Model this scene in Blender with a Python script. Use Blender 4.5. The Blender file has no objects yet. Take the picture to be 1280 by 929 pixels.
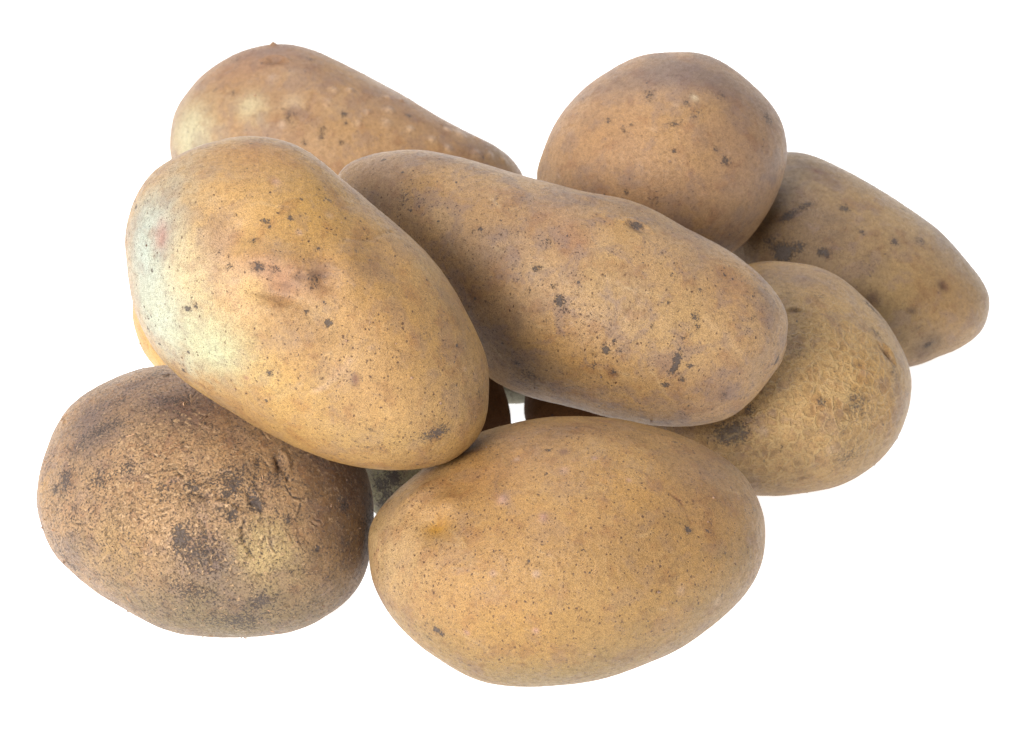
import bpy, math, random
import numpy as np
from mathutils import Matrix, Vector

# ------------------------------------------------------------ camera, light, exposure
PITCH = math.radians(30); CAMH = 0.42; FPX = 3500.0; W, H = 1280, 929
F = np.array([0, math.cos(PITCH), -math.sin(PITCH)])
U = np.array([0, math.sin(PITCH), math.cos(PITCH)])
R = np.array([1., 0, 0])
CAM = np.array([0, -CAMH/math.tan(PITCH), CAMH])
sc = bpy.context.scene
cd = bpy.data.cameras.new('camera'); cam = bpy.data.objects.new('camera', cd)
sc.collection.objects.link(cam); sc.camera = cam
cam.location = CAM; cam.rotation_euler = (math.pi/2-PITCH, 0, 0)
cd.sensor_width = 36; cd.lens = 36*FPX/W; cd.clip_start = .01; cd.clip_end = 50
cd.dof.use_dof = True; cd.dof.focus_distance = 0.69; cd.dof.aperture_fstop = 38

world = bpy.data.worlds.new('World'); sc.world = world; world.use_nodes = True
bg = world.node_tree.nodes['Background']; bg.inputs[0].default_value = (.93, .96, 1, 1); bg.inputs[1].default_value = .64

def area(name, loc, target, sx, sy, power, col):
    l = bpy.data.lights.new(name, 'AREA'); l.shape = 'RECTANGLE'; l.size = sx; l.size_y = sy
    l.energy = power; l.color = col
    o = bpy.data.objects.new(name, l); sc.collection.objects.link(o); o.location = loc
    o.rotation_euler = (Vector(target)-Vector(loc)).to_track_quat('-Z', 'Y').to_euler()
    return o
area('softbox', (-1.1, -1.85, 1.2), (0, -.03, .05), 1.2, 1.0, 128, (1, .985, .96))
area('softbox', (-.1, .55, 1.1), (0, 0, .05), .7, .5, 12.0, (.93, .96, 1))
sc.view_settings.view_transform = 'Standard'; sc.view_settings.look = 'None'
sc.view_settings.exposure = 0; sc.view_settings.gamma = 1
sc.cycles.use_denoising = True
sc.cycles.max_bounces = 6

# ------------------------------------------------------------ helpers
def srgb(c):
    c = np.array(c, float)/255
    return np.where(c <= .04045, c/12.92, ((c+.055)/1.055)**2.4)

def link(name, me, parent=None):
    o = bpy.data.objects.new(name, me); sc.collection.objects.link(o)
    if parent: o.parent = parent
    return o

def hsh(ix, iy, iz, seed):
    with np.errstate(over='ignore'):
        h = (ix.astype(np.uint32)*np.uint32(374761393)+iy.astype(np.uint32)*np.uint32(668265263)
             +iz.astype(np.uint32)*np.uint32(2246822519)+np.uint32((seed*3266489917) & 0xffffffff))
        h = (h ^ (h >> np.uint32(13)))*np.uint32(1274126177)
        h = (h ^ (h >> np.uint32(16)))*np.uint32(2654435761)
        h = h ^ (h >> np.uint32(15))
    return h.astype(np.float64)/4294967295.0

def vnoise(P, s, seed):                      # smooth value noise, -1..1; s = features per mm
    p = P*s+100+seed*7.31; i = np.floor(p).astype(np.int64); f = p-i; f = f*f*f*(f*(f*6-15)+10)
    out = 0
    for a in (0, 1):
        for b in (0, 1):
            for c in (0, 1):
                w = (f[:, 0] if a else 1-f[:, 0])*(f[:, 1] if b else 1-f[:, 1])*(f[:, 2] if c else 1-f[:, 2])
                out = out+w*hsh(i[:, 0]+a, i[:, 1]+b, i[:, 2]+c, seed)
    return out*2-1

def fbm(P, s, seed, oct=4, g=.5):
    r = 0; a = 1; n = 0
    for k in range(oct):
        r = r+a*vnoise(P, s*2**k, seed+k*17); n += a; a *= g
    return r/n

def sstep(a, b, x):
    t = np.clip((x-a)/(b-a), 0, 1); return t*t*(3-2*t)

# ------------------------------------------------------------ materials
def nt(name):
    m = bpy.data.materials.new(name); m.use_nodes = True; t = m.node_tree
    return m, t, t.nodes['Principled BSDF']

class G:
    def __init__(s, t): s.t = t
    def n(s, typ, **k):
        x = s.t.nodes.new(typ)
        for a, b in k.items(): setattr(x, a, b)
        return x
    def put(s, sock, v):
        if v is None: return
        if isinstance(v, bpy.types.NodeSocket): s.t.links.new(v, sock)
        else: sock.default_value = v
    def math(s, op, a, b=None, c=None, clamp=False):
        x = s.n('ShaderNodeMath', operation=op, use_clamp=clamp)
        for i, v in enumerate((a, b, c)): s.put(x.inputs[i], v)
        return x.outputs[0]
    def vec(s, op, a, b):
        x = s.n('ShaderNodeVectorMath', operation=op); s.put(x.inputs[0], a)
        if op == 'SCALE': s.put(x.inputs['Scale'], b)
        else: s.put(x.inputs[1], b)
        return x.outputs[0]
    def noise(s, v, sc, det=3, ro=.5, dist=0, out='Fac'):
        x = s.n('ShaderNodeTexNoise'); s.put(x.inputs['Vector'], v); s.put(x.inputs['Scale'], sc)
        x.inputs['Detail'].default_value = det; x.inputs['Roughness'].default_value = ro; x.inputs['Distortion'].default_value = dist
        return x.outputs[out]
    def vor(s, v, sc, feat='F1', rnd=1, out='Distance'):
        x = s.n('ShaderNodeTexVoronoi', feature=feat); s.put(x.inputs['Vector'], v); x.inputs['Scale'].default_value = sc
        x.inputs['Randomness'].default_value = rnd
        return x if out is None else x.outputs[out]
    def mr(s, v, a, b, c=0., d=1.):
        x = s.n('ShaderNodeMapRange', interpolation_type='SMOOTHSTEP'); s.put(x.inputs[0], v)
        for i, q in enumerate((a, b, c, d)): s.put(x.inputs[i+1], q)
        return x.outputs[0]
    def mix(s, f, a, b, mode='MIX'):
        x = s.n('ShaderNodeMix', data_type='RGBA', blend_type=mode); s.put(x.inputs[0], f); s.put(x.inputs[6], a); s.put(x.inputs[7], b)
        return x.outputs[2]

def rgba(c): return tuple(float(v) for v in srgb(c))+(1.,)

def skin_material(name, off, speck=.5, dust=1., pore_scale=.95, scaly=0., sheen=.5, grain=1.):
    m, t, b = nt(name); g = G(t)
    co = g.n('ShaderNodeTexCoord').outputs['Object']
    v = g.vec('ADD', g.vec('SCALE', co, 1000.0), off)               # millimetres
    wob = g.noise(v, .6, 3, .6, out='Color'); v2 = g.vec('ADD', v, g.vec('SCALE', g.vec('SUBTRACT', wob, (.5, .5, .5)), 1.3))
    skin = g.n('ShaderNodeAttribute', attribute_name='skin').outputs['Color']
    ma = g.n('ShaderNodeAttribute', attribute_name='mask'); sep = g.n('ShaderNodeSeparateColor'); t.links.new(ma.outputs['Color'], sep.inputs[0])
    dirt, pore, scurf = sep.outputs[0], sep.outputs[1], sep.outputs[2]; net = ma.outputs['Alpha']
    n_big = g.noise(v, .16, 6, .62); n_mid = g.noise(v2, .75, 5, .6); n_fine = g.noise(v, 3.8, 3, .7); n_x = g.noise(v2, 1.7, 6, .7)
    # russet mottling
    c = g.mix(g.mr(n_big, .50, .66, 0, .35), skin, g.mix(1.0, skin, rgba((196, 158, 150)), 'MULTIPLY'))
    c = g.mix(g.mr(n_mid, .52, .66, 0, .26*grain), c, g.mix(1.0, c, rgba((150, 138, 134)), 'MULTIPLY'))
    c = g.mix(g.mr(n_mid, .48, .34, 0, .25*grain), c, g.mix(1.0, c, (1.35, 1.33, 1.28, 1), 'MULTIPLY'))
    c = g.mix(g.mr(n_fine, .51, .61, 0, .58*grain), c, g.mix(1.0, c, rgba((155, 140, 130)), 'MULTIPLY'))
    c = g.mix(g.mr(n_fine, .48, .38, 0, .50*grain), c, g.mix(1.0, c, (1.4, 1.38, 1.34, 1), 'MULTIPLY'))
    # dusty grey-violet veil and the fine peppering that comes with it
    veil = g.mr(g.noise(g.vec('ADD', v2, (50., 9., 4.)), .13, 8, .66, .5), .49, .62)
    c = g.mix(g.math('MULTIPLY', veil, .34*dust), c, rgba((150, 122, 110)))
    pep = g.noise(g.vec('ADD', v, (9., 70., 3.)), 2.1, 3, .55)
    pth = g.math('SUBTRACT', .66, g.math('MULTIPLY', g.math('ADD', veil, g.mr(pore, .2, 1.2)), .045*dust))
    c = g.mix(g.math('MULTIPLY', g.mr(g.math('SUBTRACT', pep, pth), .0, .025), .78), c, rgba((84, 62, 50)))
    # corky scurf: torn papery skin lighter than the rest
    rid = g.math('ABSOLUTE', g.math('SUBTRACT', g.noise(v2, .26, 5, .58, 1.2), .5))
    scm = g.math('MULTIPLY', g.mr(g.noise(v2, .9, 7, .72, .5), g.math('SUBTRACT', .72, g.math('MULTIPLY', scurf, .22)), g.math('SUBTRACT', .77, g.math('MULTIPLY', scurf, .22))), g.mr(scurf, .02, .25))
    c = g.mix(g.math('MULTIPLY', scm, .72), c, rgba((226, 184, 136)))
    crk = g.math('MULTIPLY', g.math('MULTIPLY', g.mr(rid, .013, .0), g.mr(scurf, .3, .8)), g.mr(g.noise(v, .33, 3, .6), .48, .58))
    c = g.mix(g.math('MULTIPLY', crk, .55), c, rgba((92, 66, 50)))
    # pores (lenticels)
    pv = g.vor(g.vec('MULTIPLY', v2, (1., 1., .8)), pore_scale, out=None); pr = g.n('ShaderNodeSeparateColor'); t.links.new(pv.outputs['Color'], pr.inputs[0])
    rad = g.math('MULTIPLY', g.math('ADD', .10, g.math('MULTIPLY', pr.outputs[0], .18)), g.mr(g.math('SUBTRACT', pore, g.math('MULTIPLY', pr.outputs[1], .85)), -.05, .2))
    pm = g.mr(g.math('SUBTRACT', pv.outputs['Distance'], rad), .035, -.035)
    c = g.mix(g.math('MULTIPLY', pm, g.math('ADD', .55, g.math('MULTIPLY', pr.outputs[2], .45))), c, rgba((100, 66, 40)))
    # sparse dark specks of soil, sizes vary
    sv = g.vor(v2, .42, out=None); sr = g.n('ShaderNodeSeparateColor'); t.links.new(sv.outputs['Color'], sr.inputs[0])
    srad = g.math('MULTIPLY', g.mr(sr.outputs[0], 1-.45*speck, 1., .0, .16), g.mr(n_big, .40, .62, .35, 1.2))
    sm = g.mr(g.math('SUBTRACT', g.math('ADD', sv.outputs['Distance'], g.math('MULTIPLY', g.math('SUBTRACT', n_fine, .5), .10)), srad), .02, -.02)
    sm = g.math('MULTIPLY', sm, g.mr(sr.outputs[0], 1-.45*speck, 1-.44*speck))
    c = g.mix(g.math('MULTIPLY', sm, .85), c, rgba((78, 66, 62)))
    # crusted soil where the mask says so, edge broken by noise
    dn = g.math('ADD', dirt, g.math('MULTIPLY', g.math('SUBTRACT', n_x, .5), 2.3))
    dm = g.mr(dn, .46, .58); dsoft = g.mr(dn, .2, .6, 0, .35)
    c = g.mix(dsoft, c, rgba((122, 96, 82)))
    c = g.mix(g.math('MULTIPLY', dm, .82), c, g.mix(g.mr(n_fine, .3, .7), rgba((48, 43, 43)), rgba((108, 94, 88))))
    # netted skin
    ne = g.vor(g.vec('ADD', v, g.vec('SCALE', g.vec('SUBTRACT', wob, (.5, .5, .5)), 2.2)), .30, 'DISTANCE_TO_EDGE')
    nm = g.math('MULTIPLY', g.mr(ne, .15, .02), net)
    nm = g.math('MULTIPLY', nm, g.mr(g.noise(v, .5, 3, .6), .40, .56, .35, 1.))
    c = g.mix(g.math('MULTIPLY', nm, .44), c, rgba((222, 186, 126)))
    c = g.mix(g.math('MULTIPLY', g.math('MULTIPLY', g.mr(ne, .1, .3), net), g.mr(n_mid, .42, .62, .05, .5)), c, rgba((136, 100, 58)))
    c = g.mix(1.0, c, (.437, .435, .43, 1), 'MULTIPLY')               # clean dry skin reflects about a quarter of the light
    t.links.new(c, b.inputs['Base Color'])
    g.put(b.inputs['Roughness'], g.math('ADD', g.mr(n_mid, .3, .7, .49-.12*sheen, .64-.12*sheen), g.math('MULTIPLY', dm, .2), clamp=True))
    b.inputs['Specular IOR Level'].default_value = .22+.25*sheen
    b.inputs['Subsurface Weight'].default_value = .05; b.inputs['Subsurface Radius'].default_value = (1., .55, .25); b.inputs['Subsurface Scale'].default_value = .0012
    # relief in millimetres
    terms = [(n_big, .35), (n_mid, .22+.1*scaly), (n_fine, .13), (pm, -.08), (sm, .10), (dm, .18), (nm, .34), (scm, .12), (crk, -.22)]
    h = 0.
    for s_, k in terms: h = g.math('MULTIPLY_ADD', s_, k, h)
    bp = g.n('ShaderNodeBump'); bp.inputs['Strength'].default_value = .9; bp.inputs['Distance'].default_value = .001
    t.links.new(h, bp.inputs['Height']); t.links.new(bp.outputs[0], b.inputs['Normal'])
    return m

def plain(name, a, c2, sc_, ro):
    m, t, b = nt(name); g = G(t); co = g.n('ShaderNodeTexCoord').outputs['Object']
    n = g.noise(co, sc_, 4, .6); t.links.new(g.mix(g.mr(n, .35, .65), rgba(a), rgba(c2)), b.inputs['Base Color']); b.inputs['Roughness'].default_value = ro
    return m
M_SOIL = plain('dry_soil', (140, 108, 84), (88, 72, 62), 400, .9)
M_FLAKE = plain('loose_skin', (172, 134, 100), (122, 92, 68), 500, .75)

# white ground the potatoes lie on; even glow added so no shadows show
m, t, b = nt('white_ground_glow'); b.inputs['Base Color'].default_value = (.85, .85, .85, 1); b.inputs['Roughness'].default_value = .8
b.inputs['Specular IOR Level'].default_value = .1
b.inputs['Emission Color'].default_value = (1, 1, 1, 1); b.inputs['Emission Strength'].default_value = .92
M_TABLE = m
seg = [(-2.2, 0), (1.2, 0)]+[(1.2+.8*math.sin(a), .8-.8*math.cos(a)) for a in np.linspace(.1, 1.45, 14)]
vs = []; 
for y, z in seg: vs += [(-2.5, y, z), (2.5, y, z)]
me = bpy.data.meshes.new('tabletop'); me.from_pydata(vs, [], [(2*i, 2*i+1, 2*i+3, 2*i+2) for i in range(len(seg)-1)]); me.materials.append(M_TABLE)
o = link('tabletop', me); o['kind'] = 'structure'; o['label'] = 'plain white surface under the potatoes, glow added to hide shadows'

# ------------------------------------------------------------ potato bodies
def prep(p):
    P = np.array(p['o'], float); n = len(P); out = []
    for i in range(n):
        a, b, c, d = P[i-1], P[i], P[(i+1) % n], P[(i+2) % n]
        for t in np.linspace(0, 1, 8, endpoint=False):
            out.append(.5*((2*b)+(-a+c)*t+(2*a-5*b+4*c-d)*t*t+(-a+3*b-3*c+d)*t**3))
    Q = np.array(out); x, y = Q[:, 0], Q[:, 1]; x2, y2 = np.roll(x, -1), np.roll(y, -1); cr = x*y2-x2*y; A = cr.sum()/2
    cx = ((x+x2)*cr).sum()/6/A; cy = ((y+y2)*cr).sum()/6/A
    X = x-cx; Y = y-cy; X2, Y2 = np.roll(X, -1), np.roll(Y, -1)
    sxx = ((X*X+X*X2+X2*X2)*cr).sum()/12/A; syy = ((Y*Y+Y*Y2+Y2*Y2)*cr).sum()/12/A
    sxy = ((2*X*Y+X*Y2+X2*Y+2*X2*Y2)*cr).sum()/24/A
    w, v = np.linalg.eigh(np.array([[sxx, sxy], [sxy, syy]])*4)
    M = v@np.diag(np.sqrt(w))@v.T; Mi = np.linalg.inv(M); N = (Mi@np.stack([X, Y])).T
    th = np.arctan2(N[:, 1], N[:, 0]); r = np.hypot(N[:, 0], N[:, 1]); o = np.argsort(th)
    g = np.linspace(-math.pi, math.pi, 721)[:-1]
    f = np.fft.rfft(np.interp(g, th[o], r[o], period=2*math.pi)); k = np.arange(len(f))
    rho = np.fft.irfft(f*np.exp(-(k/22.)**4), 720)
    p.update(c=np.array([cx, cy]), M=M, Mi=Mi, g=g, rho=rho)

def body(p, n):                              # unit directions -> points relative to the camera at distance factor 1
    s = np.hypot(n[:, 0], n[:, 1]); th = np.arctan2(n[:, 1], n[:, 0])
    rho = np.interp(th, p['g'], p['rho'], period=2*math.pi)
    pix = (p['M']@(n[:, :2]*(1+(rho-1)*s*s)[:, None]).T).T
    w = 1+(p['D']*n[:, 2]+pix@np.array(p.get('sh', (0, 0))))/FPX
    pix = pix+p['c']; x = (pix[:, 0]-W/2)/FPX*w; y = -(pix[:, 1]-H/2)/FPX*w
    return x[:, None]*R+y[:, None]*U+w[:, None]*F

def inside(p, P):
    d = (P-CAM)/p['t']; x, y, w = d@R, d@U, d@F
    pix = np.stack([x/w*FPX+W/2, -y/w*FPX+H/2], 1)-p['c']
    m = (p['Mi']@pix.T).T; th = np.arctan2(m[:, 1], m[:, 0]); r = np.hypot(m[:, 0], m[:, 1])
    rho = np.interp(th, p['g'], p['rho'], period=2*math.pi)
    dz = ((w-1)*FPX-pix@np.array(p.get('sh', (0, 0))))/p['D']
    return np.sqrt((r/(1+(rho-1)*np.minimum(1, r*r)))**2+dz**2)

_k = np.arange(6000)+.5; _ph = np.arccos(1-2*_k/6000); _t = math.pi*(1+5**.5)*_k
DIRS = np.stack([np.cos(_t)*np.sin(_ph), np.sin(_t)*np.sin(_ph), np.cos(_ph)], 1)

def pen(a, b):
    f = inside(b, CAM+a['q']*a['t']).min()
    return (1-f)*b['D']*b['t']/FPX*1000

def settle(PP):                              # lower ones rest on the table, upper ones come to rest against what carries them
    done = []
    for p in PP:
        prep(p); p['q'] = body(p, DIRS); tg = CAMH/-p['q'][:, 2].min()
        if p['m'] == 'g': p['t'] = tg
        else:
            t = .60
            while t < tg:
                p['t'] = t
                if any(max(pen(p, b), pen(b, p)) > .5 for b in done): break
                t += .001
            p['t'] = min(t, tg)
        done.append(p)

_cube = {}
def cubesphere(N):
    if N in _cube: return _cube[N]
    idx = {}; V = []; Q = []
    ax = [((1,0,0),(0,1,0),(0,0,1)), ((-1,0,0),(0,0,1),(0,1,0)), ((0,1,0),(0,0,1),(1,0,0)), ((0,-1,0),(1,0,0),(0,0,1)), ((0,0,1),(1,0,0),(0,1,0)), ((0,0,-1),(0,1,0),(1,0,0))]
    g = np.arange(N+1); I, J = np.meshgrid(g, g, indexing='ij'); allp = []; allq = []; base = 0
    for n, a, b in ax:
        gi = 2*I-N; gj = 2*J-N
        p = (np.array(n)*N+gi[..., None]*np.array(a)+gj[..., None]*np.array(b)).reshape(-1, 3); allp.append(p)
        k = (I*(N+1)+J)[:-1, :-1].ravel()+base; allq.append(np.stack([k, k+N+1, k+N+2, k+1], 1)); base += (N+1)**2
    P = np.concatenate(allp); Q = np.concatenate(allq)
    key = (P[:, 0]+N)*(2*N+1)**2+(P[:, 1]+N)*(2*N+1)+P[:, 2]+N
    u, first, inv = np.unique(key, return_index=True, return_inverse=True)
    V = np.tan(P[first]/N*math.pi/4); V /= np.linalg.norm(V, axis=1)[:, None]; Q = inv.reshape(-1)[Q]
    _cube[N] = (V, Q); return _cube[N]

def mesh_from(name, V, Q, mat):
    me = bpy.data.meshes.new(name); k = Q.shape[1]
    me.vertices.add(len(V)); me.vertices.foreach_set('co', V.astype(np.float32).ravel())
    me.loops.add(Q.size); me.loops.foreach_set('vertex_index', Q.astype(np.int32).ravel())
    me.polygons.add(len(Q)); me.polygons.foreach_set('loop_start', np.arange(0, Q.size, k, dtype=np.int32))
    me.polygons.foreach_set('use_smooth', np.ones(len(Q), bool)); me.update(); me.validate()
    me.materials.append(mat); return me

def vnormals(V, Q):
    fn = np.cross(V[Q[:, 2]]-V[Q[:, 0]], V[Q[:, 3]]-V[Q[:, 1]]); n = np.zeros_like(V)
    for k in range(4):
        for c in range(3): n[:, c] += np.bincount(Q[:, k], fn[:, c], len(V))
    return n/np.maximum(np.linalg.norm(n, axis=1)[:, None], 1e-12)

def make_potato(p, seed):
    rng = np.random.default_rng(seed)
    N = p.get('N', 150); n, Q = cubesphere(N)
    P = CAM+body(p, n)*p['t']; org = CAM+body(p, np.zeros((1, 3)))[0]*p['t']
    # the mapping may turn the surface inside out: fix winding
    c0 = P[Q[0]].mean(0); fn = np.cross(P[Q[0, 2]]-P[Q[0, 0]], P[Q[0, 3]]-P[Q[0, 1]])
    if fn@(c0-org) < 0: Q = Q[:, ::-1]
    L = (P-org)*1000.0                        # local millimetres
    nrm = vnormals(L, Q); px = p['t']/FPX*1000
    d = (P-CAM); w = d@F; pixx = d@R/w*FPX+W/2; pixy = -(d@U)/w*FPX+H/2
    front = (nrm@(-F)) > -.05
    rough = p.get('lump', 1.0)
    h = .55*rough*fbm(L, .045, seed, 2)+.10*rough*fbm(L, .22, seed+5, 3)+.05*fbm(L, 1.0, seed+9, 3)
    base = np.array(p['tint']); col = np.tile(srgb(base), (len(L), 1))
    m1 = fbm(L, .05, seed+21, 4, .55)
    m2 = fbm(L, .12, seed+33, 4, .6)
    var = p.get('var', 1.0); m3 = fbm(L, .45, seed+61, 4, .6)
    def blend(rgb, a):
        nonlocal col
        a = np.clip(a, 0, 1)[:, None]; col = col*(1-a)+srgb(rgb)*a
    blend(p.get('warm', (190, 134, 60)), sstep(.0, .6, m1)*.55*var)
    blend(p.get('dull', (128, 100, 78)), sstep(.0, .6, -m1)*.45*var)
    blend(p.get('pale', (214, 184, 138)), sstep(.12, .6, m2)*.35*var)
    blend(p.get('dull', (128, 100, 78)), sstep(.12, .6, -m2)*.4*var)
    mask = np.zeros((len(L), 4)); mask[:, 0] = p.get('dirt', .1)+.10*sstep(.1, .6, fbm(L, .09, seed+44, 3))
    mask[:, 1] = p.get('pore', .4); mask[:, 2] = p.get('scurf', .1)+.12*fbm(L, .08, seed+51, 3); mask[:, 3] = 0
    def local(x, y, ra, rb, ang):
        dd = np.where(front, (pixx-x)**2+(pixy-y)**2, 1e9); i = dd.argmin(); nn = nrm[i]
        a = math.radians(ang); s = math.cos(a)*R-math.sin(a)*U; t1 = s-nn*(s@nn); t1 /= np.linalg.norm(t1); t2 = np.cross(nn, t1)
        dl = L-L[i]; rr = ((dl@t1)/(ra*px))**2+((dl@t2)/(rb*px))**2+((dl@nn)/(1.5*max(ra, rb)*px))**2
        return rr, dl@t1/px, dl@t2/px
    for f in p.get('feat', []):
        k = f[0]
        if k == 'c':                          # colour patch x y r rgb strength (aspect angle)
            _, x, y, r, rgb, s = f[:6]; asp, ang = (f[6:]+(1, 0))[:2] if len(f) > 6 else (1, 0)
            rr, _, _ = local(x, y, r, r*asp, ang); rr = rr*(1+.55*m2+.6*m3)+.15*m1
            blend(rgb, s*np.exp(-np.maximum(rr, 0)**1.15))
        elif k == 'd':                        # soil / dark scab
            _, x, y, r, s = f[:5]; asp, ang = (f[5:]+(1, 0))[:2] if len(f) > 5 else (1, 0)
            rr, _, _ = local(x, y, r, r*asp, ang); mask[:, 0] += s*np.exp(-rr)
        elif k == 'h':                        # bump or dimple, depth in px
            _, x, y, r, dep = f[:5]; asp, ang = (f[5:]+(1, 0))[:2] if len(f) > 5 else (1, 0)
            rr, _, _ = local(x, y, r, r*asp, ang); h += dep*px*np.exp(-rr)
        elif k == 'e':                        # an eye: sunken crescent under a brow
            _, x, y, r, dep, ang = f[:6]
            rr, u, v = local(x, y, r, r*.45, ang); h -= dep*px*np.exp(-rr)
            rr2, _, _ = local(x, y, r*1.3, r*.8, ang); h += .45*dep*px*np.exp(-(rr2-.9)**2*2)*(v > 0)
            blend((120, 82, 58), .55*np.exp(-rr*1.4)); mask[:, 0] += .12*np.exp(-rr*1.5)
        elif k in ('p', 's', 'n'):            # pore, scurf, net masks
            _, x, y, r, s = f[:5]; asp, ang = (f[5:]+(1, 0))[:2] if len(f) > 5 else (1, 0)
            rr, _, _ = local(x, y, r, r*asp, ang); mask[:, {'p': 1, 's': 2, 'n': 3}[k]] += s*np.exp(-rr**1.5)
        elif k == 'l':                        # scratch or crease: points, width, height px, rgb, strength, dirt
            _, pts, wd, dep, rgb, s, dt = f
            ps = []
            for x, y in pts:
                dd = np.where(front, (pixx-x)**2+(pixy-y)**2, 1e9); ps.append(L[dd.argmin()])
            near = np.nonzero(((L-np.mean(ps, 0))**2).sum(1) < (np.ptp(np.array(ps), 0).max()+6*wd*px+.5)**2)[0]; LN = L[near]
            best = np.full(len(LN), 1e9)
            for a, b in zip(ps[:-1], ps[1:]):
                ab = b-a; t = np.clip(((LN-a)@ab)/(ab@ab+1e-9), 0, 1); best = np.minimum(best, np.linalg.norm(LN-a-t[:, None]*ab, axis=1))
            g = np.zeros(len(L)); g[near] = np.exp(-(best/(wd*px))**2)*np.clip(.55+1.1*m3[near], 0, 1)
            h += dep*px*g; blend(rgb, s*g); mask[:, 0] += dt*g
    # scattered small scabs, lenticels and dents all round
    for i in range(p.get('scabs', 22)):
        c = L[rng.integers(len(L))]; r = rng.uniform(.45, 1.0)*rng.uniform(.6, 1.4); dl = L-c; g = np.exp(-(dl**2).sum(1)/r**2)
        if rng.random() < .45: blend((206, 168, 132), .6*g); h += .12*g
        else: mask[:, 0] += rng.uniform(.25, .55)*g; h -= .08*g
    for i in range(p.get('dents', 7)):
        c = L[rng.integers(len(L))]; r = rng.uniform(2.5, 6); g = np.exp(-((L-c)**2).sum(1)/r**2); h -= rng.uniform(.05, .3)*g
    V = L+nrm*h[:, None]
    me = mesh_from('potato', V/1000.0, Q, p['mat'])
    a = me.attributes.new('skin', 'FLOAT_COLOR', 'POINT'); a.data.foreach_set('color', np.concatenate([col, np.ones((len(L), 1))], 1).astype(np.float32).ravel())
    a = me.attributes.new('mask', 'FLOAT_COLOR', 'POINT'); a.data.foreach_set('color', np.clip(mask, 0, 1).astype(np.float32).ravel())
    o = link('potato', me); o.location = org
    o['label'] = p['label']; o['category'] = 'potato'; o['group'] = 'potatoes heaped on the white surface'
    crumbs(o, V, vnormals(V, Q), rng, p)
    return o

def crumbs(o, V, nrm, rng, p):               # dry soil grains and lifted bits of skin stuck to the potato
    nc = p.get('crumbs', 40)
    if nc:
        ico = np.array([(0,0,1),(1,0,0),(0,1,0),(-1,0,0),(0,-1,0),(0,0,-1)], float)
        fc = [(0,1,2),(0,2,3),(0,3,4),(0,4,1),(5,2,1),(5,3,2),(5,4,3),(5,1,4)]
        vs = []; fs = []
        for i in range(nc):
            k = rng.integers(len(V)); s = rng.uniform(.12, .26)*(2.0 if rng.random() < .14 else 1)
            b = ico*rng.uniform(.6, 1.3, (6, 3))*s; A = np.linalg.qr(rng.normal(size=(3, 3)))[0]; b = b@A
            fs += [tuple(x+len(vs)*6 for x in f) for f in fc]; vs.append(b+V[k]+nrm[k]*s*.3)
        me = bpy.data.meshes.new('soil_crumbs'); me.from_pydata((np.concatenate(vs)/1000).tolist(), [], fs); me.materials.append(M_SOIL)
        c = link('soil_crumbs', me, o); c['kind'] = 'stuff'
    nf = p.get('flakes', 0)
    if nf:
        vs = []; fs = []
        for i in range(nf):
            k = rng.integers(len(V)); n = nrm[k]; a = rng.normal(size=3); t = a-n*(a@n); t /= np.linalg.norm(t); b = np.cross(n, t)
            ln = rng.uniform(.5, 2.6); wd = rng.uniform(.1, .32); cur = rng.uniform(-.5, .5); lift = rng.uniform(.1, .45); st = len(vs)
            for j in range(6):
                u = j/5; q = V[k]+t*ln*(u-.5)+b*cur*ln*(u-.5)**2*2+n*(lift*math.sin(u*math.pi)*.5+.03)
                ww = wd*(math.sin(math.pi*(.1+.8*u)))*rng.uniform(.6, 1.2)
                vs += [q-b*ww*.5-n*.08, q+b*ww*.5+n*lift*.4, q+b*ww*.5+n*(lift*.4-.1)]
            for j in range(5):
                a0 = st+j*3; c0 = a0+3
                fs += [(a0, a0+1, c0+1, c0), (a0+1, a0+2, c0+2, c0+1), (a0+2, a0, c0, c0+2)]
            fs += [(st, st+2, st+1), (st+15, st+16, st+17)]
        me = bpy.data.meshes.new('skin_flakes'); me.from_pydata([tuple(v/1000) for v in vs], [], fs); me.materials.append(M_FLAKE)
        c = link('skin_flakes', me, o); c['kind'] = 'stuff'

# ------------------------------------------------------------ the potatoes
def ell(cx, cy, a, b, deg):
    d = math.radians(deg); return [(cx+a*math.cos(t)*math.cos(d)-b*math.sin(t)*math.sin(d), cy+a*math.cos(t)*math.sin(d)+b*math.sin(t)*math.cos(d)) for t in [i*math.pi/12 for i in range(24)]]
O1=[(157,292),(168,250),(192,214),(235,188),(277,175),(320,170),(362,178),(396,197),(433,230),(481,270),(519,302),(552,340),(585,397),(606,444),(612,487),(606,534),(580,566),(547,583),(495,588),(443,583),(386,567),(329,539),(282,510),(230,475),(201,449),(176,406),(164,364),(158,325)]
O2=[(428,210),(461,193),(508,186),(555,191),(611,207),(672,224),(737,242),(784,250),(812,259),(850,280),(888,299),(930,325),(960,353),(979,381),(984,404),(979,442),(962,475),(930,510),(897,528),(860,533),(808,530),(756,521),(709,508),(662,496),(622,477),(575,440),(520,380),(470,320),(433,270),(420,236)]
O3=[(214,198),(213,172),(217,146),(229,121),(251,95),(281,73),(314,59),(347,55),(373,56),(398,65),(435,82),(472,102),(512,122),(553,146),(589,165),(622,181),(641,198),(654,216),(655,240),(632,262),(580,272),(500,277),(420,278),(340,270),(270,254),(228,228)]
O4=[(671,223),(675,200),(688,165),(711,131),(748,98),(794,71),(835,65),(872,66),(904,78),(937,103),(964,131),(979,158),(984,190),(978,221),(966,253),(946,285),(920,312),(882,328),(832,330),(775,318),(720,288),(682,252)]
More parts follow.
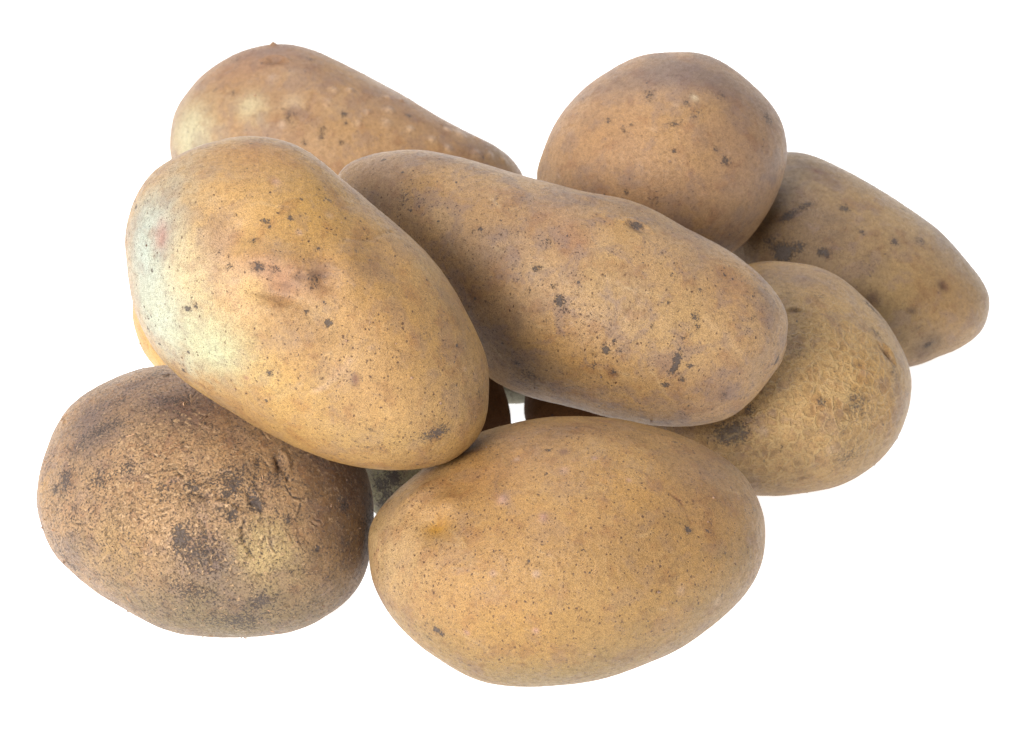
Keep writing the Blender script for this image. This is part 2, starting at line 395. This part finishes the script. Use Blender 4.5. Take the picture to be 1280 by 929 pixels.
O5=[(984,189),(1012,193),(1053,210),(1098,236),(1144,266),(1184,296),(1214,332),(1234,362),(1236,388),(1227,413),(1204,433),(1169,449),(1138,460),(1085,462),(1020,440),(955,398),(912,345),(893,290),(905,235),(940,200)]
O6=[(941,328),(971,326),(1007,330),(1042,344),(1078,372),(1108,403),(1131,443),(1139,474),(1137,504),(1123,545),(1093,580),(1052,605),(1002,618),(956,621),(900,612),(850,590),(817,552),(808,500),(822,440),(860,380),(902,344)]
O7=[(460,690),(461,660),(475,635),(496,612),(529,585),(568,556),(606,538),(642,528),(676,522),(714,521),(769,524),(820,534),(862,548),(896,567),(925,588),(944,614),(955,643),(957,669),(953,702),(936,736),(904,770),(870,797),(845,814),(811,829),(773,844),(727,854),(676,858),(634,857),(600,851),(566,835),(533,814),(499,783),(478,753),(465,723)]
O8=[(48,599),(47,639),(54,667),(66,695),(94,721),(126,744),(161,763),(197,781),(237,792),(285,798),(333,796),(372,788),(408,770),(436,748),(456,719),(463,687),(467,647),(464,615),(455,585),(432,550),(395,516),(345,485),(290,464),(240,456),(205,456),(173,460),(137,474),(102,494),(78,520),(60,555)]
O9=[(165,388),(170,416),(183,445),(205,468),(240,486),(290,496),(345,492),(390,470),(415,430),(415,380),(392,335),(345,308),(290,298),(235,306),(190,330),(170,358)]
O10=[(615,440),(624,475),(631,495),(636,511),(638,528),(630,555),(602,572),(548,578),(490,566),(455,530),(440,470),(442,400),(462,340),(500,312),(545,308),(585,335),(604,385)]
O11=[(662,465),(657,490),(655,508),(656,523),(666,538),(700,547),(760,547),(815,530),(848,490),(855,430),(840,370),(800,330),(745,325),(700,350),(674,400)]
O13=[(598,470),(602,488),(614,500),(632,504),(652,504),(672,500),(684,486),(686,465),(676,435),(655,412),(630,410),(608,435)]
GREEN = (206, 210, 172); PINK = (176, 128, 104); DK = (112, 84, 66); GREY = (120, 104, 96)
POT = [
 dict(o=O8, D=165, m='g', sh=(0, -.25), tint=(200, 158, 114), warm=(202, 154, 98), dull=(132, 106, 94), pale=(214, 172, 128), scurf=.7, dirt=.31, pore=.1, scaly=1., speck=.8, N=210, flakes=70, crumbs=140, grain=.75, lump=1.5, var=1.,
  label='brown flaky-skinned potato with grey soil patches, lowest at the left of the heap',
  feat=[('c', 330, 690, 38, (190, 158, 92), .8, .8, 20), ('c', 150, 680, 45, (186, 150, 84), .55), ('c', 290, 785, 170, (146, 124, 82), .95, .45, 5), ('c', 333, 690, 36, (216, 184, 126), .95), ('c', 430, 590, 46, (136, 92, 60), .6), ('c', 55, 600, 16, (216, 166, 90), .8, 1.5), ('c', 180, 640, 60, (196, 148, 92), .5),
   ('c', 140, 500, 70, (132, 96, 76), .55, .5, -35), ('c', 250, 500, 60, (150, 104, 76), .5), ('c', 430, 640, 60, (112, 78, 48), .5, 1.4),  # darker patches by the right edge paint occlusion shade into the skin
   ('d', 83, 600, 11, 0.39, 1.4), ('d', 70, 612, 6, 0.40), ('d', 125, 600, 14, 0.22), ('d', 110, 545, 22, 0.19, .5, -30), ('d', 140, 530, 18, 0.19, .5, -30), ('d', 150, 500, 16, 0.17, .5, -20), ('d', 215, 500, 24, 0.19, .4), ('d', 240, 610, 14, 0.22), ('d', 225, 672, 8, 0.48, 1.8), ('d', 250, 690, 22, 0.23), ('d', 240, 740, 26, 0.19, .5), ('d', 325, 752, 16, 0.30, .6, -20), ('d', 300, 775, 60, 0.15, .25, 0), ('d', 80, 700, 22, 0.19, .4, 50),
   ('d', 290, 645, 8, 0.36), ('d', 320, 630, 8, 0.40), ('d', 430, 632, 12, 0.28), ('d', 205, 610, 12, 0.19, 1.2), ('d', 160, 585, 10, 0.22), ('d', 360, 650, 6, 0.32), ('d', 345, 600, 14, 0.17), ('d', 290, 600, 18, 0.17, 1.6, 20),
   ('s', 240, 620, 110, .45, .8), ('s', 190, 560, 60, .3), ('e', 350, 580, 14, 5, 100), ('h', 300, 600, 26, 3), ('h', 230, 640, 30, 3), ('e', 315, 625, 12, 4, 70), ('e', 250, 618, 12, 4, 20),
   ('l', [(322, 575), (318, 600), (322, 625), (330, 650)], 3, -2.2, (86, 60, 44), .5, .25), ('l', [(300, 590), (292, 612), (280, 622)], 3, -2.2, (86, 60, 44), .5, .2), ('l', [(345, 570), (352, 585), (360, 600)], 2.5, -3, (86, 60, 44), .5, .15), ('l', [(302, 660), (306, 680), (316, 695)], 2.5, -3, (96, 70, 50), .5, .15),
   ('l', [(250, 650), (258, 672), (252, 690)], 2.2, -2, (86, 60, 44), .4, .25), ('l', [(180, 590), (200, 600), (222, 596)], 3, 3, (200, 156, 112), .5, 0), ('l', [(262, 625), (285, 630), (300, 640)], 3, 3, (206, 160, 112), .5, 0)]),
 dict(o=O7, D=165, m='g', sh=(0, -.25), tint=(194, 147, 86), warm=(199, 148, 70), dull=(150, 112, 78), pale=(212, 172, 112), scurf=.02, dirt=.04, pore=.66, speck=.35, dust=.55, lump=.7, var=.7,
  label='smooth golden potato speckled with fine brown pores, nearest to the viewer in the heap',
  feat=[('c', 475, 690, 75, (222, 188, 142), .7, 1.3), ('c', 520, 640, 26, (214, 170, 112), .6), ('c', 540, 655, 16, (206, 150, 52), .9, .8), ('c', 700, 535, 130, (142, 100, 66), .55, .25, 0), ('c', 600, 590, 90, (176, 122, 74), .4, .5, -20), ('c', 880, 600, 60, (158, 118, 84), .5), ('c', 760, 760, 130, (176, 136, 72), .5, .6), ('c', 690, 850, 220, (152, 126, 70), .85, .32, -8), ('c', 900, 760, 80, (160, 130, 82), .6, .6, -50), ('p', 500, 700, 100, .4), ('c', 800, 690, 60, (150, 116, 80), .3),  # pale left patches are painted highlight; dark top and olive underside, painted shade
   ('c', 620, 745, 70, (200, 148, 68), .4), ('c', 470, 740, 30, (170, 130, 100), .4),
   ('h', 543, 654, 24, -11, .8, 30), ('h', 520, 622, 28, 6, .6, -40), ('h', 560, 630, 20, 4), ('h', 553, 628, 12, 2), ('h', 600, 605, 34, -3), ('h', 860, 650, 30, -2.5), ('h', 850, 560, 60, -3, .4, 15),
   ('l', [(838, 616), (850, 626), (860, 640), (866, 654)], 1.7, -2, (122, 76, 50), .9, .08), ('d', 861, 661, 6, .85, .7), ('d', 848, 668, 5, .5, .4), ('d', 887, 664, 5, .55), ('d', 890, 650, 3, .5), ('d', 873, 648, 3, .45), ('d', 686, 563, 5, .8, .6, 30), ('c', 705, 566, 7, (124, 84, 66), .7), ('d', 845, 551, 4, .8, .5), ('d', 682, 591, 3, .6), ('d', 545, 787, 6, .7), ('d', 552, 792, 4, .6), ('d', 537, 799, 6, .5, .5, 40), ('d', 533, 778, 3, .5), ('d', 902, 745, 5, .5),
   ('d', 605, 660, 3, .4), ('d', 660, 702, 4, .45), ('d', 677, 690, 3, .4), ('d', 770, 700, 3, .4), ('d', 730, 687, 4, .45, .5, 40), ('d', 676, 752, 3, .45), ('d', 586, 832, 5, .5, .4),
   ('c', 627, 622, 7, (206, 160, 136), .8), ('h', 627, 622, 5, 2), ('c', 680, 646, 6, (190, 140, 116), .85), ('h', 680, 646, 5, 2), ('c', 744, 573, 3, (206, 160, 140), .8), ('c', 787, 600, 3, (206, 160, 140), .7), ('c', 669, 717, 4, (208, 170, 140), .8), ('c', 617, 717, 4, (208, 170, 140), .7), ('c', 670, 789, 4, (206, 160, 140), .8), ('c', 583, 791, 4, (206, 160, 140), .7), ('c', 705, 588, 6, (200, 156, 130), .6), ('c', 646, 573, 4, (206, 170, 140), .7), ('c', 898, 752, 6, (210, 178, 140), .7, 1.5)]),
 dict(o=O6, D=135, m='g', sh=(0, -.3), tint=(206, 164, 104), warm=(206, 156, 80), dull=(128, 100, 66), pale=(190, 152, 96), scurf=.05, dirt=.10, pore=.1, speck=.5, lump=1., var=.8,
  label='olive-tan potato covered in a raised net of pale lines, right of the long middle potato',
  feat=[('n', 1050, 480, 105, 1., 1.1), ('n', 960, 560, 70, .8), ('c', 1000, 345, 70, (158, 118, 78), .6, .5), ('c', 1100, 560, 60, (166, 128, 62), .4), ('c', 1115, 520, 22, (182, 128, 48), .5), ('d', 908, 545, 26, .5, .6), ('d', 925, 535, 15, .35), ('d', 1088, 385, 20, .55, .4, 60), ('d', 1096, 420, 14, .45, .4, 55), ('d', 1025, 372, 10, .35, .6, 50), ('d', 1070, 505, 22, .4), ('d', 1062, 570, 24, .35, .6, -20), ('d', 1026, 503, 7, .5), ('e', 994, 389, 8, 3, 0), ('e', 1108, 442, 12, 5, 30), ('d', 938, 512, 8, .45), ('c', 953, 539, 6, (206, 172, 136), .7), ('c', 1038, 562, 6, (206, 172, 136), .7), ('d', 975, 560, 6, .35), ('d', 1118, 465, 8, .4, 2)]),
 dict(o=O5, D=115, m='g', sh=(0, -.25), tint=(192, 156, 108), warm=(194, 152, 90), dull=(146, 120, 98), pale=(160, 128, 88), scurf=.05, dirt=.1, pore=.1, speck=.3, lump=1., var=.9,
  label='dull brown potato with black soil spots at the far right end of the heap',
  feat=[('c', 1200, 370, 55, (160, 126, 88), .5), ('c', 1120, 390, 60, (146, 118, 66), .5), ('c', 1030, 215, 60, (132, 100, 74), .5, .5, 25), ('c', 1010, 290, 80, (122, 92, 62), .7), ('c', 1190, 400, 60, (186, 142, 84), .5),
   ('d', 985, 270, 16, .6, .45, -30), ('d', 1008, 256, 11, .5, .5, -30), ('d', 978, 316, 13, .9), ('d', 1000, 308, 8, .5), ('d', 1030, 316, 9, .7, .7, 20), ('d', 1055, 260, 9, .55), ('d', 1118, 303, 6, .7), ('d', 1076, 290, 6, .45), ('c', 1022, 213, 9, (132, 78, 50), .8, .7), ('c', 1180, 357, 9, (104, 66, 44), .85, .8, 40), ('d', 1160, 432, 8, .6, .6), ('c', 1092, 371, 8, (104, 70, 48), .7), ('c', 1140, 389, 7, (92, 62, 44), .8, .6), ('h', 1180, 357, 8, -3), ('d', 1130, 262, 6, .4, .5, 30), ('d', 1148, 300, 9, .35), ('d', 960, 300, 11, .4), ('c', 1165, 428, 20, (98, 76, 58), .5)]),
 dict(o=ell(530, 590, 84, 64, -15), D=62, m='g', N=90, tint=(168, 160, 118), warm=(160, 150, 100), dull=(120, 112, 86), pale=(190, 184, 150), dirt=.25, pore=.2, speck=.6, crumbs=10, scabs=30,
  label='small pale greenish potato with dark blotches in the gap between the two front potatoes',
  feat=[('d', 492, 597, 9, .6), ('d', 475, 605, 9, .5), ('d', 485, 620, 8, .4), ('d', 478, 630, 8, .45)]),
 dict(o=O9, D=100, m='g', N=90, dust=.2, tint=(228, 184, 100), warm=(226, 176, 84), dull=(180, 130, 80), dirt=.02, pore=.2, speck=.1, crumbs=6, scabs=8,
  label='bright orange-yellow potato of which a sliver shows behind the greenish top potato', feat=[]),
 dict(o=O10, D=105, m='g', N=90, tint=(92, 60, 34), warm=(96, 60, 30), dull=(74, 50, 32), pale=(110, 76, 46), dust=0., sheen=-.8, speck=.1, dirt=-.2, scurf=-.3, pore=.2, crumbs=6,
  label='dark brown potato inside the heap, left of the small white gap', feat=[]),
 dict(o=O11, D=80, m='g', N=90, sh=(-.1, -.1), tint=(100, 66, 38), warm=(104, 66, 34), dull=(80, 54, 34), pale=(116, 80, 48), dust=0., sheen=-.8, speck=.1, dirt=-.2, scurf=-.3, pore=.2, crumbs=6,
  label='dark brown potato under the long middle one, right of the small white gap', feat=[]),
 dict(o=O13, D=38, m='g', N=70, sh=(0, -.3), dust=0., tint=(176, 170, 142), warm=(170, 162, 126), dull=(140, 134, 112), dirt=.0, pore=.1, speck=.1, crumbs=0, scabs=3,  # potato-shaped stand-in added for a strip of grey background
  label='smallest, pale grey-green potato just above the white gap in the heap', feat=[]),
 dict(o=O3, D=115, m='p', tint=(190, 146, 98), warm=(188, 138, 76), dull=(152, 112, 84), pale=(214, 180, 140), scurf=.05, dirt=.06, pore=.15, speck=.4, lump=1., var=.9,
  label='long potato with pale warts and a tapering right end, behind the two top potatoes',
  feat=[('c', 236, 170, 42, (222, 212, 172), .95, 1.2), ('c', 310, 132, 20, (224, 206, 162), .8), ('c', 300, 80, 70, (176, 130, 104), .5, .5, -20), ('c', 430, 165, 50, (200, 154, 96), .5), ('c', 620, 200, 40, (120, 92, 62), .5), ('c', 500, 130, 90, (164, 116, 76), .45, .3, 28), ('c', 367, 128, 14, (220, 190, 150), .6), ('c', 330, 65, 60, (158, 118, 96), .4, .3),
   ('e', 343, 75, 12, 6, 15), ('h', 342, 56, 4, 5), ('h', 560, 150, 80, -2, .3, 28), ('l', [(393, 118), (386, 140), (370, 160)], 4, -2, (170, 124, 96), .5, .05), ('d', 362, 145, 12, .4, 1.2), ('d', 431, 142, 6, .6), ('d', 433, 154, 4, .5), ('d', 511, 145, 7, .55, .6), ('d', 405, 162, 6, .5), ('d', 380, 178, 5, .5), ('d', 269, 111, 5, .4), ('d', 292, 115, 6, .4), ('d', 389, 73, 7, .45, .6), ('d', 427, 178, 5, .4), ('d', 402, 172, 5, .4), ('d', 295, 76, 12, .3)]
   +[q for x, y, r in ((410, 127, 7), (417, 112, 5), (439, 113, 5), (487, 138, 6), (485, 155, 7), (448, 155, 5), (485, 121, 4), (514, 162, 5), (560, 163, 6), (575, 168, 8), (597, 173, 7), (596, 193, 7), (613, 194, 6), (340, 98, 7), (503, 125, 4), (352, 155, 5), (460, 140, 4), (630, 200, 5), (540, 175, 5), (560, 185, 5)) for q in (('c', x, y, r, (216, 180, 146), .45+(x*7+y*3)%10*.045), ('h', x, y, r*.85, 2.2))]),
 dict(o=O4, D=130, m='p', tint=(196, 152, 106), warm=(198, 152, 88), dull=(144, 118, 102), pale=(204, 160, 116), scurf=.06, dirt=.10, pore=.12, speck=.45, lump=.7, var=1.,
  label='round tan potato perched highest at the right rear of the heap',
  feat=[('c', 745, 235, 70, (204, 156, 110), .5), ('c', 860, 92, 95, (138, 112, 98), .75, .4), ('c', 940, 170, 60, (140, 110, 92), .45, 1.4), ('c', 780, 180, 60, (190, 138, 78), .4), ('c', 830, 270, 60, (158, 120, 90), .35), ('c', 740, 95, 50, (180, 132, 96), .4, .5, -35),  # pale lower-left patch is light put into the colour; grey top, shade
   ('d', 811, 118, 9, .4, 1.3), ('d', 842, 155, 9, .45, .6), ('d', 760, 150, 7, .4), ('d', 780, 163, 8, .35, .5, 30), ('d', 960, 150, 12, .4), ('d', 908, 200, 8, .5), ('d', 895, 186, 6, .4, .6, 40), ('d', 842, 188, 4, .5), ('d', 730, 123, 6, .35), ('d', 782, 240, 5, .4), ('d', 870, 140, 10, .3), ('d', 858, 128, 5, .5), ('d', 900, 120, 12, .25), ('d', 815, 250, 10, .25), ('c', 869, 122, 5, (220, 196, 160), .8), ('c', 818, 161, 5, (214, 172, 130), .6), ('c', 845, 132, 4, (214, 176, 140), .7), ('c', 880, 243, 8, (206, 160, 120), .5, .5, 30), ('h', 720, 110, 30, 1.5), ('h', 905, 195, 24, -2)]),
 dict(o=O2, D=135, m='p', sh=(-.1, 0), tint=(200, 158, 108), warm=(204, 154, 82), dull=(152, 124, 104), pale=(204, 168, 120), scurf=.12, dirt=.13, pore=.45, dust=1.35, speck=.8, lump=.9, var=1., crumbs=60,
  label='longest potato, lying diagonally across the middle with a dark streak near its right end',
  feat=[('c', 480, 235, 55, (150, 118, 96), .55), ('c', 470, 205, 26, (176, 140, 112), .5), ('c', 530, 230, 26, (190, 140, 66), .6), ('c', 620, 255, 50, (182, 134, 70), .5, .6, 20), ('c', 590, 320, 60, (148, 114, 88), .4), ('c', 700, 270, 34, (190, 142, 96), .5), ('c', 750, 350, 40, (204, 162, 96), .45), ('c', 640, 440, 80, (134, 106, 72), .5, .5, 35), ('c', 860, 420, 60, (204, 164, 108), .5, .8, 40), ('c', 780, 480, 70, (178, 138, 82), .4, .5, 15), ('c', 900, 490, 40, (146, 108, 84), .5), ('c', 960, 430, 30, (160, 126, 92), .4, 1.6), ('c', 780, 262, 90, (142, 108, 80), .5, .25, 22), ('c', 910, 350, 30, (182, 132, 88), .5), ('c', 560, 200, 70, (146, 110, 82), .4, .3, 8), ('c', 720, 300, 22, (166, 112, 80), .45), ('c', 830, 400, 60, (196, 156, 92), .3),  # pale right-end patch holds painted sheen; brown lower-left patch, painted shade
   ('d', 700, 375, 5.6, .8, 1.3), ('d', 669, 337, 4.0, .7), ('d', 676, 335, 2.4, .6), ('d', 690, 358, 3.2, .55), ('d', 708, 389, 3.2, .4), ('d', 757, 437, 4.8, .75, 1.2, 20), ('d', 769, 425, 3.2, .5, 2, 30), ('d', 848, 448, 8.8, .85, .5, -72), ('d', 842, 462, 7.2, .75, .6, -60), ('d', 832, 481, 4.8, .8, .7), ('d', 862, 458, 4.8, .6, .5, -10), ('d', 853, 474, 3.2, .6), ('d', 868, 398, 4.8, .6, 1.4), ('d', 873, 410, 4.0, .5), ('d', 855, 424, 3.2, .5), ('d', 972, 450, 6.4, .85, .45, 100), ('d', 767, 465, 4.8, .5), ('c', 767, 466, 8, (122, 76, 54), .7), ('d', 907, 493, 5.6, .4), ('c', 907, 493, 11, (124, 86, 70), .6), ('d', 797, 281, 7.2, .45, .6), ('d', 733, 248, 9.6, .45, .4, 10), ('d', 728, 256, 9.6, .3, .4, 10), ('d', 600, 288, 3.2, .6), ('d', 592, 288, 2.4, .5), ('d', 480, 200, 4.0, .5), ('d', 507, 248, 11.2, .3, 1.2), ('d', 540, 340, 6.4, .3), ('d', 938, 398, 8.0, .3), ('d', 875, 364, 3.2, .5), ('d', 840, 345, 4.0, .4), ('d', 742, 455, 3.2, .5, 2.4), ('d', 775, 438, 4.0, .35), ('d', 663, 470, 16.0, .3), ('d', 662, 362, 3.2, .4), ('d', 685, 300, 4.8, .3), ('d', 816, 408, 3.2, .4), ('d', 836, 379, 3.2, .4),
   ('l', [(803, 368), (790, 385), (775, 400), (762, 415), (755, 430), (744, 445)], 2.2, -1.5, (132, 92, 66), .55, .1), ('l', [(885, 400), (905, 420), (925, 442)], 6, .4, (222, 184, 136), .5, -.1), ('l', [(858, 395), (850, 420)], 2, -1, (132, 92, 66), .4, .1),
   ('e', 797, 283, 14, 4, 20), ('h', 737, 250, 26, 4, .35, 15), ('h', 960, 460, 20, -3), ('h', 940, 370, 26, 3), ('h', 912, 352, 14, -2), ('e', 980, 445, 12, 5, 90), ('h', 470, 215, 30, 2), ('h', 512, 245, 30, -3), ('h', 705, 305, 26, -3), ('h', 718, 280, 16, 2)]),
 dict(o=O1, D=150, m='p', tint=(204, 158, 94), warm=(202, 148, 62), dull=(160, 124, 92), pale=(220, 186, 130), scurf=.03, dirt=.05, pore=.35, speck=.55, lump=.9, var=.7, crumbs=50,
  dust=.7, label='large potato on top at the left with pale green patches on its left side',
  feat=[('c', 188, 310, 60, (196, 206, 194), 1., 1.7, 0), ('c', 205, 385, 54, (204, 212, 192), .95, 1.2), ('c', 268, 436, 58, (208, 212, 172), .95, .7, 20), ('c', 245, 330, 40, (226, 206, 158), .4), ('c', 240, 350, 60, (222, 198, 142), .5), ('c', 200, 296, 13, (192, 140, 124), .85, 1.6), ('c', 330, 190, 60, (188, 130, 62), .6, .4, 10), ('c', 270, 240, 40, (212, 160, 88), .4), ('c', 400, 260, 50, (206, 156, 66), .6), ('c', 335, 345, 60, (182, 132, 104), .85, .5, 15), ('c', 400, 230, 60, (198, 148, 66), .6, .5, 20), ('c', 290, 275, 40, (226, 182, 118), .6), ('c', 305, 362, 28, (238, 200, 146), .8), ('c', 428, 462, 40, (228, 188, 130), .6, .6, -40), ('c', 300, 200, 50, (196, 140, 62), .5, .5), ('c', 275, 300, 24, (198, 156, 128), .6, 1.3), ('c', 400, 345, 22, (160, 120, 98), .6), ('c', 312, 365, 18, (224, 180, 108), .6), ('c', 470, 330, 60, (186, 140, 84), .5, 1.6, -40), ('c', 470, 430, 60, (192, 144, 84), .4), ('c', 560, 480, 50, (172, 134, 84), .55, 1.3), ('c', 470, 555, 90, (198, 160, 92), .5, .4, 5), ('c', 350, 480, 70, (216, 172, 92), .5), ('c', 480, 270, 40, (160, 122, 82), .5, .4, 40), ('c', 380, 430, 40, (182, 134, 88), .35), ('c', 200, 215, 30, (206, 166, 122), .5), ('c', 560, 380, 30, (156, 122, 86), .5, .4, 55),  # pale crest patches are painted highlights; grey-brown upper-right edges hold painted shade
   ('h', 335, 322, 46, 12.8, .4, 10), ('h', 405, 350, 18, -9.6), ('h', 345, 366, 34, -11.2, .4, 10), ('h', 430, 330, 24, 6.4), ('h', 285, 300, 30, -8.0), ('h', 240, 300, 34, 8.0, 1.4), ('h', 400, 400, 60, -6.4, .5, 30), ('h', 500, 400, 60, 4.8), ('e', 322, 336, 12, 3, 0), ('e', 402, 342, 13, 4, -10), ('e', 374, 346, 9, 3, 0), ('h', 275, 230, 34, 6.4), ('h', 300, 270, 30, -4.8), ('h', 198, 300, 16, -4.8, 1.5), ('h', 480, 320, 60, -4.8, .4, 60), ('h', 420, 480, 30, -6.4, 1.6, -30), ('h', 240, 420, 40, -4.8),
   ('l', [(392, 492), (408, 484), (424, 470), (438, 450)], 4.5, .8, (232, 190, 142), .75, -.1), ('l', [(428, 298), (450, 299), (468, 296), (490, 290)], 2.2, -2, (196, 162, 126), .6, .0), ('l', [(395, 500), (415, 490), (434, 472)], 3, -2, (186, 132, 84), .4, 0),
   ('d', 234, 386, 6, .8, .7), ('d', 245, 383, 4, .65), ('d', 240, 372, 3, .5), ('d', 410, 403, 5.5, .9), ('d', 383, 389, 3.5, .65), ('d', 408, 379, 3, .5), ('d', 332, 275, 7, .7, .6, 20), ('d', 337, 283, 4, .55), ('d', 363, 271, 4, .7), ('d', 377, 249, 3, .7), ('d', 411, 250, 6, .55, .5, 30), ('d', 397, 311, 5, .6, .6), ('d', 375, 292, 3, .4), ('d', 445, 315, 4, .5), ('d', 317, 301, 6, .45), ('d', 325, 334, 9, .55, .8), ('d', 345, 338, 6, .5), ('d', 272, 315, 4, .45), ('c', 444, 475, 6, (126, 80, 60), .85, 1.8), ('c', 309, 472, 4, (170, 116, 90), .8), ('d', 338, 465, 4, .6), ('d', 229, 462, 3.5, .8), ('d', 200, 431, 3.5, .7), ('d', 186, 411, 5, .45, 1.6), ('d', 372, 381, 3, .45), ('d', 462, 325, 4, .4), ('d', 187, 248, 5, .35, 2), ('d', 393, 350, 10, .4), ('d', 300, 335, 8, .2), ('d', 585, 412, 4, .7), ('d', 462, 538, 4, .5), ('d', 550, 540, 16, .4, .7), ('d', 535, 545, 22, .28, .5), ('d', 600, 490, 8, .35, 2), ('d', 592, 520, 8, .35, 1.5), ('d', 470, 560, 30, .25, .4), ('d', 555, 445, 10, .25), ('c', 345, 228, 5, (206, 162, 134), .7), ('c', 374, 291, 4, (220, 180, 150), .7), ('c', 412, 270, 5, (206, 170, 130), .6), ('p', 480, 500, 110, .35)]),
]
def wrinkles(p, n, seed):                    # torn, creased skin: dark creases with a raised lighter lip
    rr = random.Random(seed); out = []
    for i in range(n):
        x = rr.gauss(275, 75); y = rr.gauss(615, 50)
        if not (70 < x < 450 and 480 < y < 780): continue
        a = math.atan2(y-590, x-345)+rr.gauss(0, .7); ln = rr.uniform(8, 30); bend = rr.uniform(-.8, .8); pts = []
        for k in range(5):
            pts.append((x, y)); x += math.cos(a)*ln/4; y += math.sin(a)*ln/4; a += bend/4+rr.gauss(0, .15)
        ox, oy = -math.sin(a)*2.6, math.cos(a)*2.6
        if math.hypot(pts[0][0]-260, (pts[0][1]-625)*1.2) > 175: continue
        k = rr.uniform(.6, 1.1)
        out += [('l', pts, 1.15, -1.2*k, (78, 56, 44), .8*k, .12), ('l', [(q+ox, w+oy) for q, w in pts], 1.3, .8*k, (226, 186, 140), .55*k, -.1)]
    p['feat'] += out
for x, y, r, a in ((120, 545, 34, .55), (230, 520, 34, .5), (300, 485, 30, .4), (262, 705, 34, .6), (250, 762, 44, .5), (110, 520, 26, .5), (150, 640, 24, .3), (325, 755, 26, .5), (200, 500, 30, .5), (345, 700, 24, .3), (400, 560, 30, .3), (90, 690, 24, .4), (300, 720, 40, .4)):
    POT[0]['feat'].insert(0, ('c', x, y, r*1.25, (116, 100, 97), a*1.35, .6, (x*7) % 90-45))
for x, y, r, a in ((165, 565, 34, .7), (250, 590, 44, .6), (190, 655, 34, .7), (205, 615, 30, .6), (140, 600, 26, .5), (280, 640, 30, .5), (235, 560, 30, .6), (150, 690, 26, .5), (340, 640, 26, .4)):
    POT[0]['feat'].insert(0, ('c', x, y, r, (218, 172, 124), a, .6, (x*13) % 90-45))
wrinkles(POT[0], 105, 5)
def scratches(p, n, seed, x0, y0, x1, y1, ang):
    rr = random.Random(seed)
    for i in range(n):
        x, y, a = rr.uniform(x0, x1), rr.uniform(y0, y1), math.radians(ang)+rr.gauss(0, .35); ln = rr.uniform(12, 55); pts = []
        for k in range(5): pts.append((x, y)); x += math.cos(a)*ln/4; y += math.sin(a)*ln/4; a += rr.gauss(0, .12)
        if rr.random() < .5: p['feat'].append(('l', pts, rr.uniform(1.1, 2.2), -.3, (146, 112, 82), rr.uniform(.2, .45), .06))
        else: p['feat'].append(('l', pts, rr.uniform(1.1, 2.6), .2, (222, 190, 142), rr.uniform(.2, .45), -.03))
scratches(POT[-2], 34, 3, 470, 230, 930, 480, 40)
scratches(POT[-1], 22, 4, 260, 220, 560, 540, -15)
scratches(POT[1], 16, 6, 520, 580, 900, 800, 20)
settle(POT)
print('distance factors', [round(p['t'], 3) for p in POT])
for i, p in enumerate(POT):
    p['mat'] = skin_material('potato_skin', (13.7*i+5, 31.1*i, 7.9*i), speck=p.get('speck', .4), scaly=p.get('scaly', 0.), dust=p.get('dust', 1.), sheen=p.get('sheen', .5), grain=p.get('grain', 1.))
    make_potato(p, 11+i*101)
